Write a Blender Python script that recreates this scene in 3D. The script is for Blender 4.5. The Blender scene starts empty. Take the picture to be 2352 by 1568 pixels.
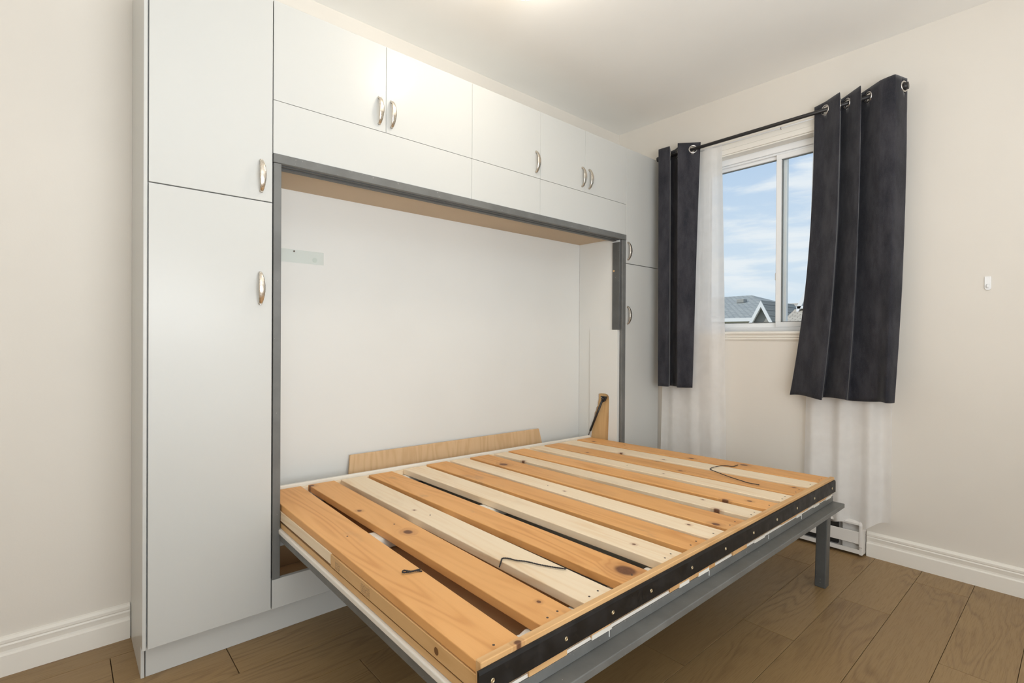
import bpy, bmesh, math, random
from mathutils import Vector, Matrix, noise as mnoise

random.seed(7)
scene = bpy.context.scene
COL = scene.collection

# ------------------------------------------------------------------ camera
def make_camera():
    f, W = 1170.53, 2352.0
    yaw, pitch, roll = (math.radians(a) for a in (-41.414, -0.2302, 0.3294))
    fw = Vector((-math.sin(yaw) * math.cos(pitch), math.cos(yaw) * math.cos(pitch), math.sin(pitch)))
    rt = Vector((math.cos(yaw), math.sin(yaw), 0))
    up = rt.cross(fw)
    r2 = rt * math.cos(roll) + up * math.sin(roll)
    u2 = -rt * math.sin(roll) + up * math.cos(roll)
    cd = bpy.data.cameras.new('camera')
    cd.sensor_width = 36.0
    cd.lens = f / W * 36.0
    cd.clip_start = 0.02
    cd.clip_end = 500
    co = bpy.data.objects.new('camera', cd)
    COL.objects.link(co)
    m = Matrix((r2, u2, -fw)).transposed().to_4x4()
    m.translation = Vector((-0.5323, -1.8355, 1.0223))
    co.matrix_world = m
    scene.camera = co
make_camera()

# ------------------------------------------------------------------ colour management
vs = scene.view_settings
vs.view_transform = 'Standard'
vs.look = 'None'
vs.gamma = 1.0
vs.use_curve_mapping = False
vs.exposure = 0.2
scene.cycles.max_bounces = 10
scene.cycles.diffuse_bounces = 6
scene.cycles.transparent_max_bounces = 16
scene.cycles.use_denoising = True
scene.cycles.sample_clamp_indirect = 6.0

# ------------------------------------------------------------------ node helpers
class NT:
    def __init__(self, nt):
        self.nt = nt
        nt.nodes.clear()
    def n(self, typ, **kw):
        nd = self.nt.nodes.new(typ)
        for k, v in kw.items():
            setattr(nd, k, v)
        return nd
    def link(self, a, b):
        self.nt.links.new(a, b)
    def put(self, sock, v):
        if isinstance(v, bpy.types.NodeSocket):
            self.link(v, sock)
        elif v is not None:
            if sock.type == 'RGBA' and len(v) == 3:
                v = (*v, 1)
            sock.default_value = v
    def math(self, op, a, b=None, c=None, clamp=False):
        nd = self.n('ShaderNodeMath', operation=op, use_clamp=clamp)
        self.put(nd.inputs[0], a)
        if b is not None: self.put(nd.inputs[1], b)
        if c is not None: self.put(nd.inputs[2], c)
        return nd.outputs[0]
    def comb(self, x, y, z):
        nd = self.n('ShaderNodeCombineXYZ')
        for i, v in enumerate((x, y, z)): self.put(nd.inputs[i], v)
        return nd.outputs[0]
    def sep(self, v):
        nd = self.n('ShaderNodeSeparateXYZ')
        self.put(nd.inputs[0], v)
        return nd.outputs
    def noise(self, vec, scale, detail=2.0, rough=0.5, dist=0.0):
        nd = self.n('ShaderNodeTexNoise')
        self.put(nd.inputs['Vector'], vec)
        nd.inputs['Scale'].default_value = scale
        nd.inputs['Detail'].default_value = detail
        nd.inputs['Roughness'].default_value = rough
        nd.inputs['Distortion'].default_value = dist
        return nd.outputs['Fac']
    def mix(self, fac, a, b):
        nd = self.n('ShaderNodeMix', data_type='RGBA')
        self.put(nd.inputs[0], fac)
        self.put(nd.inputs[6], a)
        self.put(nd.inputs[7], b)
        return nd.outputs[2]
    def ramp(self, v, a, b, lo=0.0, hi=1.0):
        nd = self.n('ShaderNodeMapRange', clamp=True, interpolation_type='SMOOTHSTEP')
        self.put(nd.inputs[0], v)
        nd.inputs[1].default_value = a
        nd.inputs[2].default_value = b
        nd.inputs[3].default_value = lo
        nd.inputs[4].default_value = hi
        return nd.outputs[0]
    def bump(self, h, strength, dist=0.002):
        nd = self.n('ShaderNodeBump')
        nd.inputs['Strength'].default_value = strength
        nd.inputs['Distance'].default_value = dist
        self.put(nd.inputs['Height'], h)
        return nd.outputs[0]
    def out(self, surf):
        o = self.n('ShaderNodeOutputMaterial')
        self.link(surf, o.inputs[0])
    def principled(self, color, rough=0.5, metal=0.0, spec=0.5, normal=None, **kw):
        p = self.n('ShaderNodeBsdfPrincipled')
        self.put(p.inputs['Base Color'], color)
        self.put(p.inputs['Roughness'], rough)
        self.put(p.inputs['Metallic'], metal)
        p.inputs['Specular IOR Level'].default_value = spec
        if normal is not None: self.link(normal, p.inputs['Normal'])
        for k, v in kw.items():
            p.inputs[k.replace('_', ' ')].default_value = v
        return p.outputs[0]

def newmat(name):
    m = bpy.data.materials.new(name)
    m.use_nodes = True
    return m, NT(m.node_tree)

# ------------------------------------------------------------------ world: pale blue sky with thin cloud
def make_world():
    w = bpy.data.worlds.new('sky')
    scene.world = w
    w.use_nodes = True
    t = NT(w.node_tree)
    tc = t.n('ShaderNodeTexCoord')
    x, y, z = t.sep(tc.outputs['Generated'])
    zz = t.math('MAXIMUM', z, 0.0)
    g = t.ramp(zz, 0.0, 0.55)
    base = t.mix(g, (0.72, 0.83, 0.93), (0.36, 0.55, 0.84))
    v = t.comb(t.math('MULTIPLY', x, 2.2), t.math('MULTIPLY', y, 2.6), t.math('MULTIPLY', z, 15.0))
    c1 = t.noise(v, 1.6, 6.0, 0.6, 0.4)
    cl = t.ramp(c1, 0.44, 0.66)
    colr = t.mix(t.math('MULTIPLY', cl, 0.8), base, (0.92, 0.945, 0.97))
    ground = t.ramp(z, -0.02, 0.0)
    colr = t.mix(ground, (0.30, 0.30, 0.28), colr)
    bg = t.n('ShaderNodeBackground')
    t.put(bg.inputs[0], colr)
    bg.inputs[1].default_value = 0.86
    o = t.n('ShaderNodeOutputWorld')
    t.link(bg.outputs[0], o.inputs[0])
make_world()

def make_sun():
    ld = bpy.data.lights.new('sun', 'SUN')
    ld.energy = 2.2
    ld.angle = 0.01
    ld.color = (1, 0.95, 0.87)
    o = bpy.data.objects.new('sun', ld)
    COL.objects.link(o)
    o.location = (10, 5, 12)
    o.rotation_euler = Vector((0.62, -0.45, -0.60)).to_track_quat('-Z', 'Y').to_euler()
make_sun()

# soft area fills added behind the camera, out of view
def make_area(name, loc, target, sx, sy, power, color):
    ld = bpy.data.lights.new(name, 'AREA')
    ld.shape = 'RECTANGLE'
    ld.size, ld.size_y = sx, sy
    ld.energy = power
    ld.color = color
    o = bpy.data.objects.new(name, ld)
    COL.objects.link(o)
    o.location = loc
    o.rotation_euler = (Vector(target) - Vector(loc)).to_track_quat('-Z', 'Y').to_euler()
make_area('rear_fill', (-0.2, -3.25, 1.10), (0.0, 0.0, 2.15), 2.4, 1.8, 45.0, (0.88, 0.945, 1.0))  # added frontal fill, the rear wall has no window
make_area('bounce_fill', (-0.1, -2.35, 1.30), (0.15, -1.75, 2.44), 1.0, 1.0, 30.0, (0.93, 0.97, 1.0))  # added unseen fill aimed up to brighten the ceiling

LAMP_STRENGTH = 26.0

# ------------------------------------------------------------------ object helpers
class MB:
    """collects geometry in world coordinates"""
    def __init__(self):
        self.v, self.f, self.smooth = [], [], []
    def add(self, vs, fs, smooth=False):
        o = len(self.v)
        self.v += [tuple(p) for p in vs]
        self.f += [tuple(i + o for i in f) for f in fs]
        self.smooth += [smooth] * len(fs)
        return self
    def box(self, x0, x1, y0, y1, z0, z1):
        vs = [(x0, y0, z0), (x1, y0, z0), (x1, y1, z0), (x0, y1, z0), (x0, y0, z1), (x1, y0, z1), (x1, y1, z1), (x0, y1, z1)]
        fs = [(0, 3, 2, 1), (4, 5, 6, 7), (0, 1, 5, 4), (1, 2, 6, 5), (2, 3, 7, 6), (3, 0, 4, 7)]
        return self.add(vs, fs)
    def hexa(self, bot, top):
        return self.add(list(bot) + list(top), [(0, 3, 2, 1), (4, 5, 6, 7), (0, 1, 5, 4), (1, 2, 6, 5), (2, 3, 7, 6), (3, 0, 4, 7)])
    def prism(self, poly, axis, a, b):
        """poly: 2D points in the two other axes (cyclic order x,y,z without axis)"""
        n = len(poly)
        def mk(p, t):
            if axis == 'x': return (t, p[0], p[1])
            if axis == 'y': return (p[0], t, p[1])
            return (p[0], p[1], t)
        vs = [mk(p, a) for p in poly] + [mk(p, b) for p in poly]
        fs = [tuple(range(n)), tuple(range(2 * n - 1, n - 1, -1))]
        fs += [(i, i + n, (i + 1) % n + n, (i + 1) % n) for i in range(n)]
        return self.add(vs, fs)
    def tube(self, pts, r, seg=8, caps=True):
        pts = [Vector(p) for p in pts]
        n = len(pts)
        rs = r if isinstance(r, (list, tuple)) else [r] * n
        vs, fs = [], []
        prev = None
        for i, p in enumerate(pts):
            d = (pts[min(i + 1, n - 1)] - pts[max(i - 1, 0)]).normalized()
            if prev is None:
                a = Vector((0, 0, 1)) if abs(d.z) < 0.9 else Vector((1, 0, 0))
                s = d.cross(a).normalized()
            else:
                s = (prev - d * prev.dot(d)).normalized()
            prev = s
            t = d.cross(s)
            for k in range(seg):
                an = 2 * math.pi * k / seg
                vs.append(p + (s * math.cos(an) + t * math.sin(an)) * rs[i])
        for i in range(n - 1):
            for k in range(seg):
                k2 = (k + 1) % seg
                fs.append((i * seg + k, i * seg + k2, (i + 1) * seg + k2, (i + 1) * seg + k))
        self.add(vs, fs, True)
        if caps:
            o = len(self.v) - len(vs)
            self.f += [tuple(o + k for k in range(seg - 1, -1, -1)), tuple(o + (n - 1) * seg + k for k in range(seg))]
            self.smooth += [False, False]
        return self
    def lathe(self, prof, cx, cy, seg=32):
        """prof: list of (radius, z)"""
        vs, fs = [], []
        for r, z in prof:
            for k in range(seg):
                a = 2 * math.pi * k / seg
                vs.append((cx + r * math.cos(a), cy + r * math.sin(a), z))
        for i in range(len(prof) - 1):
            for k in range(seg):
                k2 = (k + 1) % seg
                fs.append((i * seg + k, i * seg + k2, (i + 1) * seg + k2, (i + 1) * seg + k))
        return self.add(vs, fs, True)
    def torus(self, c, nrm, R, r, seg=24, sub=8):
        nrm = Vector(nrm).normalized()
        a = Vector((0, 0, 1))
        s = nrm.cross(a).normalized()
        t = nrm.cross(s)
        c = Vector(c)
        vs, fs = [], []
        for i in range(seg):
            an = 2 * math.pi * i / seg
            d = s * math.cos(an) + t * math.sin(an)
            for j in range(sub):
                b = 2 * math.pi * j / sub
                vs.append(c + d * (R + r * math.cos(b)) + nrm * r * math.sin(b))
        for i in range(seg):
            for j in range(sub):
                i2, j2 = (i + 1) % seg, (j + 1) % sub
                fs.append((i * sub + j, i2 * sub + j, i2 * sub + j2, i * sub + j2))
        return self.add(vs, fs, True)
    def build(self, name, mat, parent=None, bevel=0.0, seg=2, warp=None, props=None, kind=None):
        org = Vector((0, 0, 0))
        p = parent
        while p is not None:
            org += p.location
            p = p.parent
        vs = self.v
        if warp: vs = [warp(q) for q in vs]
        me = bpy.data.meshes.new(name)
        me.from_pydata([Vector(q) - org for q in vs], [], self.f)
        me.polygons.foreach_set('use_smooth', self.smooth)
        bm = bmesh.new()
        bm.from_mesh(me)
        bmesh.ops.recalc_face_normals(bm, faces=bm.faces)
        if bevel > 0:
            es = [e for e in bm.edges if len(e.link_faces) == 2 and e.calc_face_angle(0) > 0.5]
            bmesh.ops.bevel(bm, geom=es, offset=bevel, offset_type='OFFSET', segments=seg, profile=0.5, affect='EDGES', clamp_overlap=True)
        bm.to_mesh(me)
        bm.free()
        me.update()
        if mat: me.materials.append(mat)
        ob = bpy.data.objects.new(name, me)
        COL.objects.link(ob)
        ob.parent = parent
        if kind: ob['kind'] = kind
        return ob

def tag(o, label, cat, group=None):
    o['label'] = label
    o['category'] = cat
    if group: o['group'] = group
    return o

def thing(name, loc, label, cat, group=None):
    o = bpy.data.objects.new(name, None)
    o.empty_display_size = 0.05
    COL.objects.link(o)
    o.location = loc
    return tag(o, label, cat, group)

def struct(o):
    o['kind'] = 'structure'
    return o

def catmull(pts, n, lin=0.0):
    P = [Vector(p) for p in pts]
    P = [P[0] * 2 - P[1]] + P + [P[-1] * 2 - P[-2]]
    m = len(P) - 3
    out = []
    for i in range(n):
        t = i / (n - 1) * m
        k = min(int(t), m - 1)
        u = t - k
        a, b, c, d = P[k:k + 4]
        q = 0.5 * ((2 * b) + (c - a) * u + (2 * a - 5 * b + 4 * c - d) * u * u + (3 * b - a - 3 * c + d) * u ** 3)
        out.append(q.lerp(b.lerp(c, u), lin))
    return out

# ------------------------------------------------------------------ materials
def paint(name, color, rough=0.6, var=0.03, bump=0.05, bscale=120.0, spec=0.4):
    m, t = newmat(name)
    tc = t.n('ShaderNodeTexCoord').outputs['Object']
    n1 = t.noise(tc, 1.7, 3.0)
    n2 = t.noise(tc, bscale, 2.0)
    dk = tuple(c * (1 - var) for c in color)
    c = t.mix(t.ramp(n1, 0.35, 0.65), color, dk)
    t.out(t.principled(c, rough, 0, spec, t.bump(n2, bump, 0.001)))
    return m

M_wall = paint('wall_paint', (0.735, 0.695, 0.635), 0.7, 0.03, 0.12, 160, 0.3)
M_ceil = paint('ceiling_paint', (0.90, 0.89, 0.86), 0.8, 0.03, 0.15, 90, 0.2)
M_trim = paint('trim_paint', (0.83, 0.80, 0.74), 0.4, 0.02, 0.03, 60, 0.5)
M_door = paint('white_melamine', (0.585, 0.59, 0.57), 0.27, 0.01, 0.01, 30, 0.26)
M_white = paint('white_board', (0.725, 0.73, 0.71), 0.45, 0.03, 0.05, 40, 0.4)
M_vinyl = paint('white_vinyl', (0.86, 0.87, 0.88), 0.35, 0.01, 0.01, 40, 0.5)
M_heat = paint('heater_enamel', (0.78, 0.76, 0.73), 0.4, 0.02, 0.02, 50, 0.5)
M_dark = paint('dark_slot', (0.05, 0.045, 0.04), 0.7, 0.1, 0.1, 90, 0.2)
M_cloth = paint('white_padding_cloth', (0.82, 0.79, 0.72), 0.9, 0.10, 0.5, 45, 0.2)
M_felt = paint('grey_felt', (0.33, 0.35, 0.345), 0.95, 0.25, 0.4, 200, 0.1)
M_kraft = paint('brown_hardboard', (0.54, 0.35, 0.19), 0.75, 0.12, 0.15, 120, 0.3)
M_hole = paint('dark_hole', (0.22, 0.11, 0.045), 0.8, 0.2, 0.2, 90, 0.1)
M_black = paint('black_plastic', (0.022, 0.02, 0.02), 0.4, 0.1, 0.02, 80, 0.5)
M_cream = paint('cream_siding', (0.70, 0.66, 0.56), 0.7, 0.05, 0.1, 3, 0.2)
M_bwhite = paint('barge_white', (0.82, 0.83, 0.84), 0.5, 0.03, 0.05, 5, 0.3)
M_gshade = paint('grey_gable_wall', (0.36, 0.36, 0.34), 0.8, 0.08, 0.1, 4, 0.2)
M_yard = paint('yard_ground', (0.20, 0.22, 0.15), 0.9, 0.3, 0.1, 2, 0.1)

def grey_wood(name, color):
    m, t = newmat(name)
    tc = t.n('ShaderNodeTexCoord').outputs['Object']
    n1 = t.noise(tc, 9.0, 4.0, 0.6)
    n2 = t.noise(tc, 70.0, 3.0)
    lt = tuple(c * 1.3 for c in color)
    c = t.mix(t.ramp(n1, 0.3, 0.7), color, lt)
    sp = t.math('GREATER_THAN', t.noise(tc, 130.0, 1.0), 0.77)
    c = t.mix(t.math('MULTIPLY', sp, 0.5), c, (0.5, 0.49, 0.46))
    t.out(t.principled(c, 0.45, 0, 0.45, t.bump(n2, 0.15, 0.001)))
    return m
M_grey = grey_wood('grey_painted_wood', (0.125, 0.127, 0.122))
M_grey_shaded = grey_wood('grey_paint_shaded', (0.078, 0.080, 0.078))  # same grey paint, shade put into the colour for legs and inner boards

def steel(name, color, rough):
    m, t = newmat(name)
    tc = t.n('ShaderNodeTexCoord').outputs['Object']
    x, y, z = t.sep(tc)
    n1 = t.noise(t.comb(t.math('MULTIPLY', x, 900), t.math('MULTIPLY', y, 900), t.math('MULTIPLY', z, 40)), 1.0, 2.0)
    r = t.ramp(n1, 0.2, 0.8, rough * 0.8, rough * 1.25)
    t.out(t.principled(color, r, 1.0, 0.5))
    return m
M_nickel = steel('brushed_nickel', (0.72, 0.66, 0.58), 0.27)
M_brass = steel('zinc_screw', (0.70, 0.60, 0.42), 0.35)
M_chrome = steel('grommet_steel', (0.70, 0.67, 0.64), 0.25)
M_iron = steel('dark_screw', (0.12, 0.10, 0.09), 0.5)

def black_steel():
    m, t = newmat('black_painted_steel')
    tc = t.n('ShaderNodeTexCoord').outputs['Object']
    n1 = t.noise(tc, 25.0, 4.0)
    c = t.mix(t.ramp(n1, 0.4, 0.75), (0.010, 0.009, 0.0085), (0.019, 0.017, 0.0165))
    t.out(t.principled(c, t.ramp(n1, 0.3, 0.7, 0.38, 0.55), 0, 0.3, t.bump(t.noise(tc, 160, 2), 0.1, 0.001)))
    return m
M_angle = black_steel()

def pine(name, light, dark, knots=(), seed=0.0, along='y', stain=0.0, ink=()):
    """plain sawn pine board: contour rings stretched along the board, with given knots (a, b, radius)"""
    m, t = newmat(name)
    tc = t.n('ShaderNodeTexCoord').outputs['Object']
    x, y, z = t.sep(tc)
    a, b = (x, y) if along == 'y' else (y, x)          # a across, b along
    if along == 'z': a, b = y, z
    dk = None
    halo = None
    warp = 0.0
    for (ka, kb, r) in knots:
        da = t.math('DIVIDE', t.math('SUBTRACT', a, ka), r)
        db = t.math('DIVIDE', t.math('SUBTRACT', b, kb), r * 1.25)
        d = t.math('SQRT', t.math('ADD', t.math('MULTIPLY', da, da), t.math('MULTIPLY', db, db)))
        k = t.ramp(d, 0.55, 1.0, 1.0, 0.0)
        h = t.ramp(d, 0.9, 2.4, 1.0, 0.0)
        dk = k if dk is None else t.math('MAXIMUM', dk, k)
        halo = h if halo is None else t.math('MAXIMUM', halo, h)
    v = t.comb(t.math('MULTIPLY', a, 9.0), t.math('MULTIPLY', b, 0.65), t.math('ADD', t.math('MULTIPLY', z, 6.0 if along != 'z' else 0.0), seed))
    n1 = t.noise(v, 1.0, 2.0, 0.4)
    ph = t.math('MULTIPLY', n1, 95.0)
    if halo is not None:
        ph = t.math('ADD', ph, t.math('MULTIPLY', halo, 9.0))
    ring = t.math('ADD', t.math('MULTIPLY', t.math('SINE', ph), 0.5), 0.5)
    ring = t.math('POWER', ring, 2.2)
    zone = t.ramp(t.noise(t.comb(t.math('MULTIPLY', a, 14.0), t.math('MULTIPLY', b, 1.2), seed + 3.1), 1.0, 2.0), 0.35, 0.7)
    fine = t.noise(t.comb(t.math('MULTIPLY', a, 420.0), t.math('MULTIPLY', b, 9.0), t.math('MULTIPLY', z, 300.0)), 1.0, 3.0, 0.6)
    f = t.math('ADD', t.math('MULTIPLY', ring, t.math('ADD', 0.10, t.math('MULTIPLY', zone, 0.42))), t.math('MULTIPLY', zone, 0.22))
    f = t.math('ADD', f, t.math('MULTIPLY', t.math('SUBTRACT', fine, 0.5), 0.28), None, True)
    c = t.mix(f, light, dark)
    if stain:
        s = t.ramp(t.noise(t.comb(t.math('MULTIPLY', a, 12.0), t.math('MULTIPLY', b, 5.0), seed + 9.0), 1.0, 4.0, 0.6), 0.56, 0.72)
        c = t.mix(t.math('MULTIPLY', s, stain), c, (0.33, 0.22, 0.14))
    if halo is not None:
        c = t.mix(t.math('MULTIPLY', halo, 0.35), c, (0.36, 0.15, 0.055))
        kc = t.mix(t.noise(tc, 160.0, 3.0), (0.05, 0.018, 0.010), (0.20, 0.075, 0.035))
        c = t.mix(t.math('MULTIPLY', dk, 0.92), c, kc)
    for (b0, b1, z0, z1) in ink:
        inside = t.math('MULTIPLY', t.math('MULTIPLY', t.math('GREATER_THAN', b, b0), t.math('LESS_THAN', b, b1)),
                        t.math('MULTIPLY', t.math('GREATER_THAN', z, z0), t.math('LESS_THAN', z, z1)))
        g = t.math('GREATER_THAN', t.noise(t.comb(0.0, t.math('MULTIPLY', b, 420.0), t.math('MULTIPLY', z, 520.0)), 1.0, 1.0), 0.53)
        c = t.mix(t.math('MULTIPLY', t.math('MULTIPLY', inside, g), 0.7), c, (0.10, 0.06, 0.04))
    t.out(t.principled(c, 0.52, 0, 0.35, t.bump(fine, 0.12, 0.001)))
    return m

ORANGE = ((0.80, 0.425, 0.16), (0.60, 0.27, 0.08))
PALE = ((0.90, 0.75, 0.55), (0.80, 0.585, 0.36))

def oak_floor():
    m, t = newmat('oak_laminate')
    tc = t.n('ShaderNodeTexCoord').outputs['Object']
    rnd = t.n('ShaderNodeObjectInfo').outputs['Random']
    x, y, z = t.sep(tc)
    off = t.math('MULTIPLY', rnd, 57.0)
    n1 = t.noise(t.comb(t.math('MULTIPLY', x, 1.15), t.math('MULTIPLY', y, 6.5), off), 1.0, 2.5, 0.45, 0.25)
    ring = t.math('ADD', t.math('MULTIPLY', t.math('SINE', t.math('MULTIPLY', n1, 105.0)), 0.5), 0.5)
    ring = t.math('POWER', ring, 2.5)
    zone = t.ramp(t.noise(t.comb(t.math('MULTIPLY', x, 1.6), t.math('MULTIPLY', y, 8.0), t.math('ADD', off, 7.0)), 1.0, 2.0), 0.42, 0.62)
    pores = t.noise(t.comb(t.math('MULTIPLY', x, 16.0), t.math('MULTIPLY', y, 330.0), off), 1.0, 3.0, 0.65)
    f = t.math('MULTIPLY', ring, t.math('ADD', 0.06, t.math('MULTIPLY', zone, 0.50)))
    f = t.math('ADD', f, t.math('MULTIPLY', t.ramp(pores, 0.42, 0.75), 0.38), None, True)
    la = t.mix(rnd, (0.315, 0.205, 0.092), (0.28, 0.18, 0.080))
    c = t.mix(f, la, (0.165, 0.095, 0.040))
    c = t.mix(t.math('MULTIPLY', t.ramp(t.noise(t.comb(x, t.math('MULTIPLY', y, 3.0), off), 2.0, 2.0), 0.3, 0.7), 0.25), c, (0.24, 0.145, 0.064))
    t.out(t.principled(c, t.ramp(pores, 0.3, 0.8, 0.36, 0.5), 0, 0.4, t.bump(pores, 0.08, 0.001)))
    return m
M_oak = oak_floor()
M_floorbase = paint('floor_joint', (0.12, 0.08, 0.05), 0.8, 0.1, 0.1, 80, 0.1)

def plywood():
    m, t = newmat('plywood_face')
    tc = t.n('ShaderNodeTexCoord').outputs['Object']
    x, y, z = t.sep(tc)
    n1 = t.noise(t.comb(t.math('MULTIPLY', x, 7.0), 0.0, t.math('MULTIPLY', z, 1.0)), 1.0, 3.0, 0.5, 0.3)
    ring = t.math('POWER', t.math('ADD', t.math('MULTIPLY', t.math('SINE', t.math('MULTIPLY', n1, 70.0)), 0.5), 0.5), 2.0)
    fine = t.noise(t.comb(t.math('MULTIPLY', x, 260.0), 0.0, t.math('MULTIPLY', z, 8.0)), 1.0, 3.0)
    c = t.mix(t.math('ADD', t.math('MULTIPLY', ring, 0.35), t.math('MULTIPLY', fine, 0.35)), (0.70, 0.49, 0.29), (0.53, 0.33, 0.165))
    t.out(t.principled(c, 0.6, 0, 0.3))
    return m
M_ply = plywood()
M_rawwood = pine('raw_wood_inside', (0.64, 0.42, 0.20), (0.50, 0.29, 0.12), (), 4.0, 'z')
M_tan = paint('tan_panel', (0.58, 0.47, 0.345), 0.8, 0.08, 0.2, 150, 0.2)  # even tan colour for the alcove top panel

def velvet():
    m, t = newmat('charcoal_velvet')
    tc = t.n('ShaderNodeTexCoord').outputs['Object']
    x, y, z = t.sep(tc)
    n1 = t.noise(t.comb(t.math('MULTIPLY', x, 14), t.math('MULTIPLY', y, 14), t.math('MULTIPLY', z, 5)), 1.0, 5.0, 0.65)
    n2 = t.noise(tc, 260.0, 2.0)
    c = t.mix(t.ramp(n1, 0.3, 0.72), (0.022, 0.0225, 0.029), (0.052, 0.051, 0.060))
    c = t.mix(t.math('MULTIPLY', t.ramp(n2, 0.5, 0.8), 0.25), c, (0.085, 0.083, 0.095))
    p = t.principled(c, 0.85, 0, 0.15, t.bump(n2, 0.3, 0.001), Sheen_Weight=0.22, Sheen_Roughness=0.4)
    t.out(p)
    return m
M_velvet = velvet()

def sheer():
    m, t = newmat('white_sheer')
    tc = t.n('ShaderNodeTexCoord').outputs['Object']
    x, y, z = t.sep(tc)
    n1 = t.noise(tc, 9.0, 3.0)
    d = t.n('ShaderNodeBsdfDiffuse')
    d.inputs[0].default_value = (0.95, 0.945, 0.94, 1)
    tl = t.n('ShaderNodeBsdfTranslucent')
    tl.inputs[0].default_value = (0.96, 0.96, 0.97, 1)
    tr = t.n('ShaderNodeBsdfTransparent')
    a = t.n('ShaderNodeMixShader')
    a.inputs[0].default_value = 0.45
    t.link(d.outputs[0], a.inputs[1]); t.link(tl.outputs[0], a.inputs[2])
    b = t.n('ShaderNodeMixShader')
    t.link(t.ramp(n1, 0.3, 0.7, 0.10, 0.17), b.inputs[0])
    t.link(a.outputs[0], b.inputs[1]); t.link(tr.outputs[0], b.inputs[2])
    t.out(b.outputs[0])
    return m
M_sheer = sheer()

def glass():
    m, t = newmat('window_glass')
    tr = t.n('ShaderNodeBsdfTransparent')
    tr.inputs[0].default_value = (0.97, 0.985, 0.985, 1)
    gl = t.n('ShaderNodeBsdfGlossy')
    gl.inputs['Roughness'].default_value = 0.02
    fr = t.n('ShaderNodeFresnel')
    fr.inputs[0].default_value = 1.25
    a = t.n('ShaderNodeMixShader')
    t.link(fr.outputs[0], a.inputs[0]); t.link(tr.outputs[0], a.inputs[1]); t.link(gl.outputs[0], a.inputs[2])
    t.out(a.outputs[0])
    return m
M_glass = glass()

def clear_plastic():
    m, t = newmat('clear_plastic')
    tr = t.n('ShaderNodeBsdfTransparent')
    tr.inputs[0].default_value = (0.975, 0.99, 0.985, 1)
    d = t.n('ShaderNodeBsdfPrincipled')
    d.inputs['Base Color'].default_value = (0.72, 0.76, 0.75, 1)
    d.inputs['Roughness'].default_value = 0.3
    a = t.n('ShaderNodeMixShader')
    a.inputs[0].default_value = 0.08
    t.link(tr.outputs[0], a.inputs[1]); t.link(d.outputs[0], a.inputs[2])
    t.out(a.outputs[0])
    return m
M_clear = clear_plastic()

def shingle(name, c0, c1):
    m, t = newmat(name)
    tc = t.n('ShaderNodeTexCoord').outputs['Object']
    br = t.n('ShaderNodeTexBrick')
    x, y, z = t.sep(tc)
    t.link(t.comb(y, t.math('MULTIPLY', z, 2.6), 0.0), br.inputs['Vector'])
    br.inputs['Scale'].default_value = 1.6
    br.inputs['Color1'].default_value = (*c0, 1)
    br.inputs['Color2'].default_value = (*c1, 1)
    br.inputs['Mortar'].default_value = (*[c * 0.6 for c in c0], 1)
    br.inputs['Mortar Size'].default_value = 0.03
    t.out(t.principled(br.outputs[0], 0.85, 0, 0.2))
    return m
M_slate = shingle('slate_shingles', (0.33, 0.345, 0.335), (0.42, 0.425, 0.40))
M_beigeroof = shingle('beige_shingles', (0.48, 0.42, 0.35), (0.55, 0.50, 0.42))

def lamp_glass():
    m, t = newmat('lit_lamp_glass')
    e = t.n('ShaderNodeEmission')
    e.inputs[0].default_value = (1.0, 0.90, 0.76, 1)
    e.inputs[1].default_value = LAMP_STRENGTH
    t.out(e.outputs[0])
    return m

# ================================================================== ROOM
XW, YB, ZC = 2.36, 0.332, 2.44       # window wall, back wall, ceiling
XLW, YR = -1.75, -3.40               # left wall, rear wall (both outside the frame)

# floor: base slab with laminate planks
floor = struct(MB().box(XLW - .1, XW + .1, YR - .1, YB + .1, -0.12, -0.008).build('floor', M_floorbase))
PW, PL = 0.1745, 1.096
row_end = {0: -0.126, 1: 0.42, 2: 0.18, 3: 0.72, 4: 1.272, 5: 2.032, 6: 1.343, 7: 1.794, 8: 2.19}
pm = {}
def plank(x0, x1, y0, y1):
    key = (round(x1 - x0, 4), round(y1 - y0, 4))
    g = 0.0012
    if key not in pm:
        o = MB().box(0 + g, key[0] - g, 0 + g * .6, key[1] - g * .6, -0.008, 0.0).build('plank', M_oak, floor, 0.0006, 1)
        pm[key] = o.data
    else:
        o = bpy.data.objects.new('plank', pm[key])
        COL.objects.link(o)
        o.parent = floor
    o.location = (x0, y0, 0)
r = -2
while True:
    ytop = 0.0475 - r * PW
    y0, y1 = max(ytop - PW, YR), min(ytop, YB)
    if ytop <= YR: break
    if y1 > y0 + 0.004:
        e = row_end.get(r, (r * 0.417) % PL)
        xs = [e + k * PL for k in range(-6, 7)]
        xs = [XLW] + [x for x in xs if XLW + 0.02 < x < XW - 0.02] + [XW]
        for a, b in zip(xs, xs[1:]): plank(a, b, y0, y1)
    r += 1

struct(MB().box(XLW - .1, XW + .2, YR - .1, YB + .1, ZC, ZC + 0.15).build('ceiling', M_ceil))
struct(MB().box(XLW - .1, XW + .2, YB, YB + 0.12, 0, ZC).build('wall_back', M_wall))
struct(MB().box(XLW - .12, XLW, YR, YB, 0, ZC).build('wall_left', M_wall))
struct(MB().box(XLW - .1, XW + .2, YR - .12, YR, 0, ZC).build('wall_rear', M_wall))
WY0, WY1, WZ0, WZ1 = -1.155, -0.215, 1.075, 2.105      # window opening
wr = MB()
wr.box(XW, XW + .2, YR, WY0, 0, ZC).box(XW, XW + .2, WY1, YB, 0, ZC)
wr.box(XW, XW + .2, WY0, WY1, 0, WZ0).box(XW, XW + .2, WY0, WY1, WZ1, ZC)
struct(wr.build('wall_right', M_wall))

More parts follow.
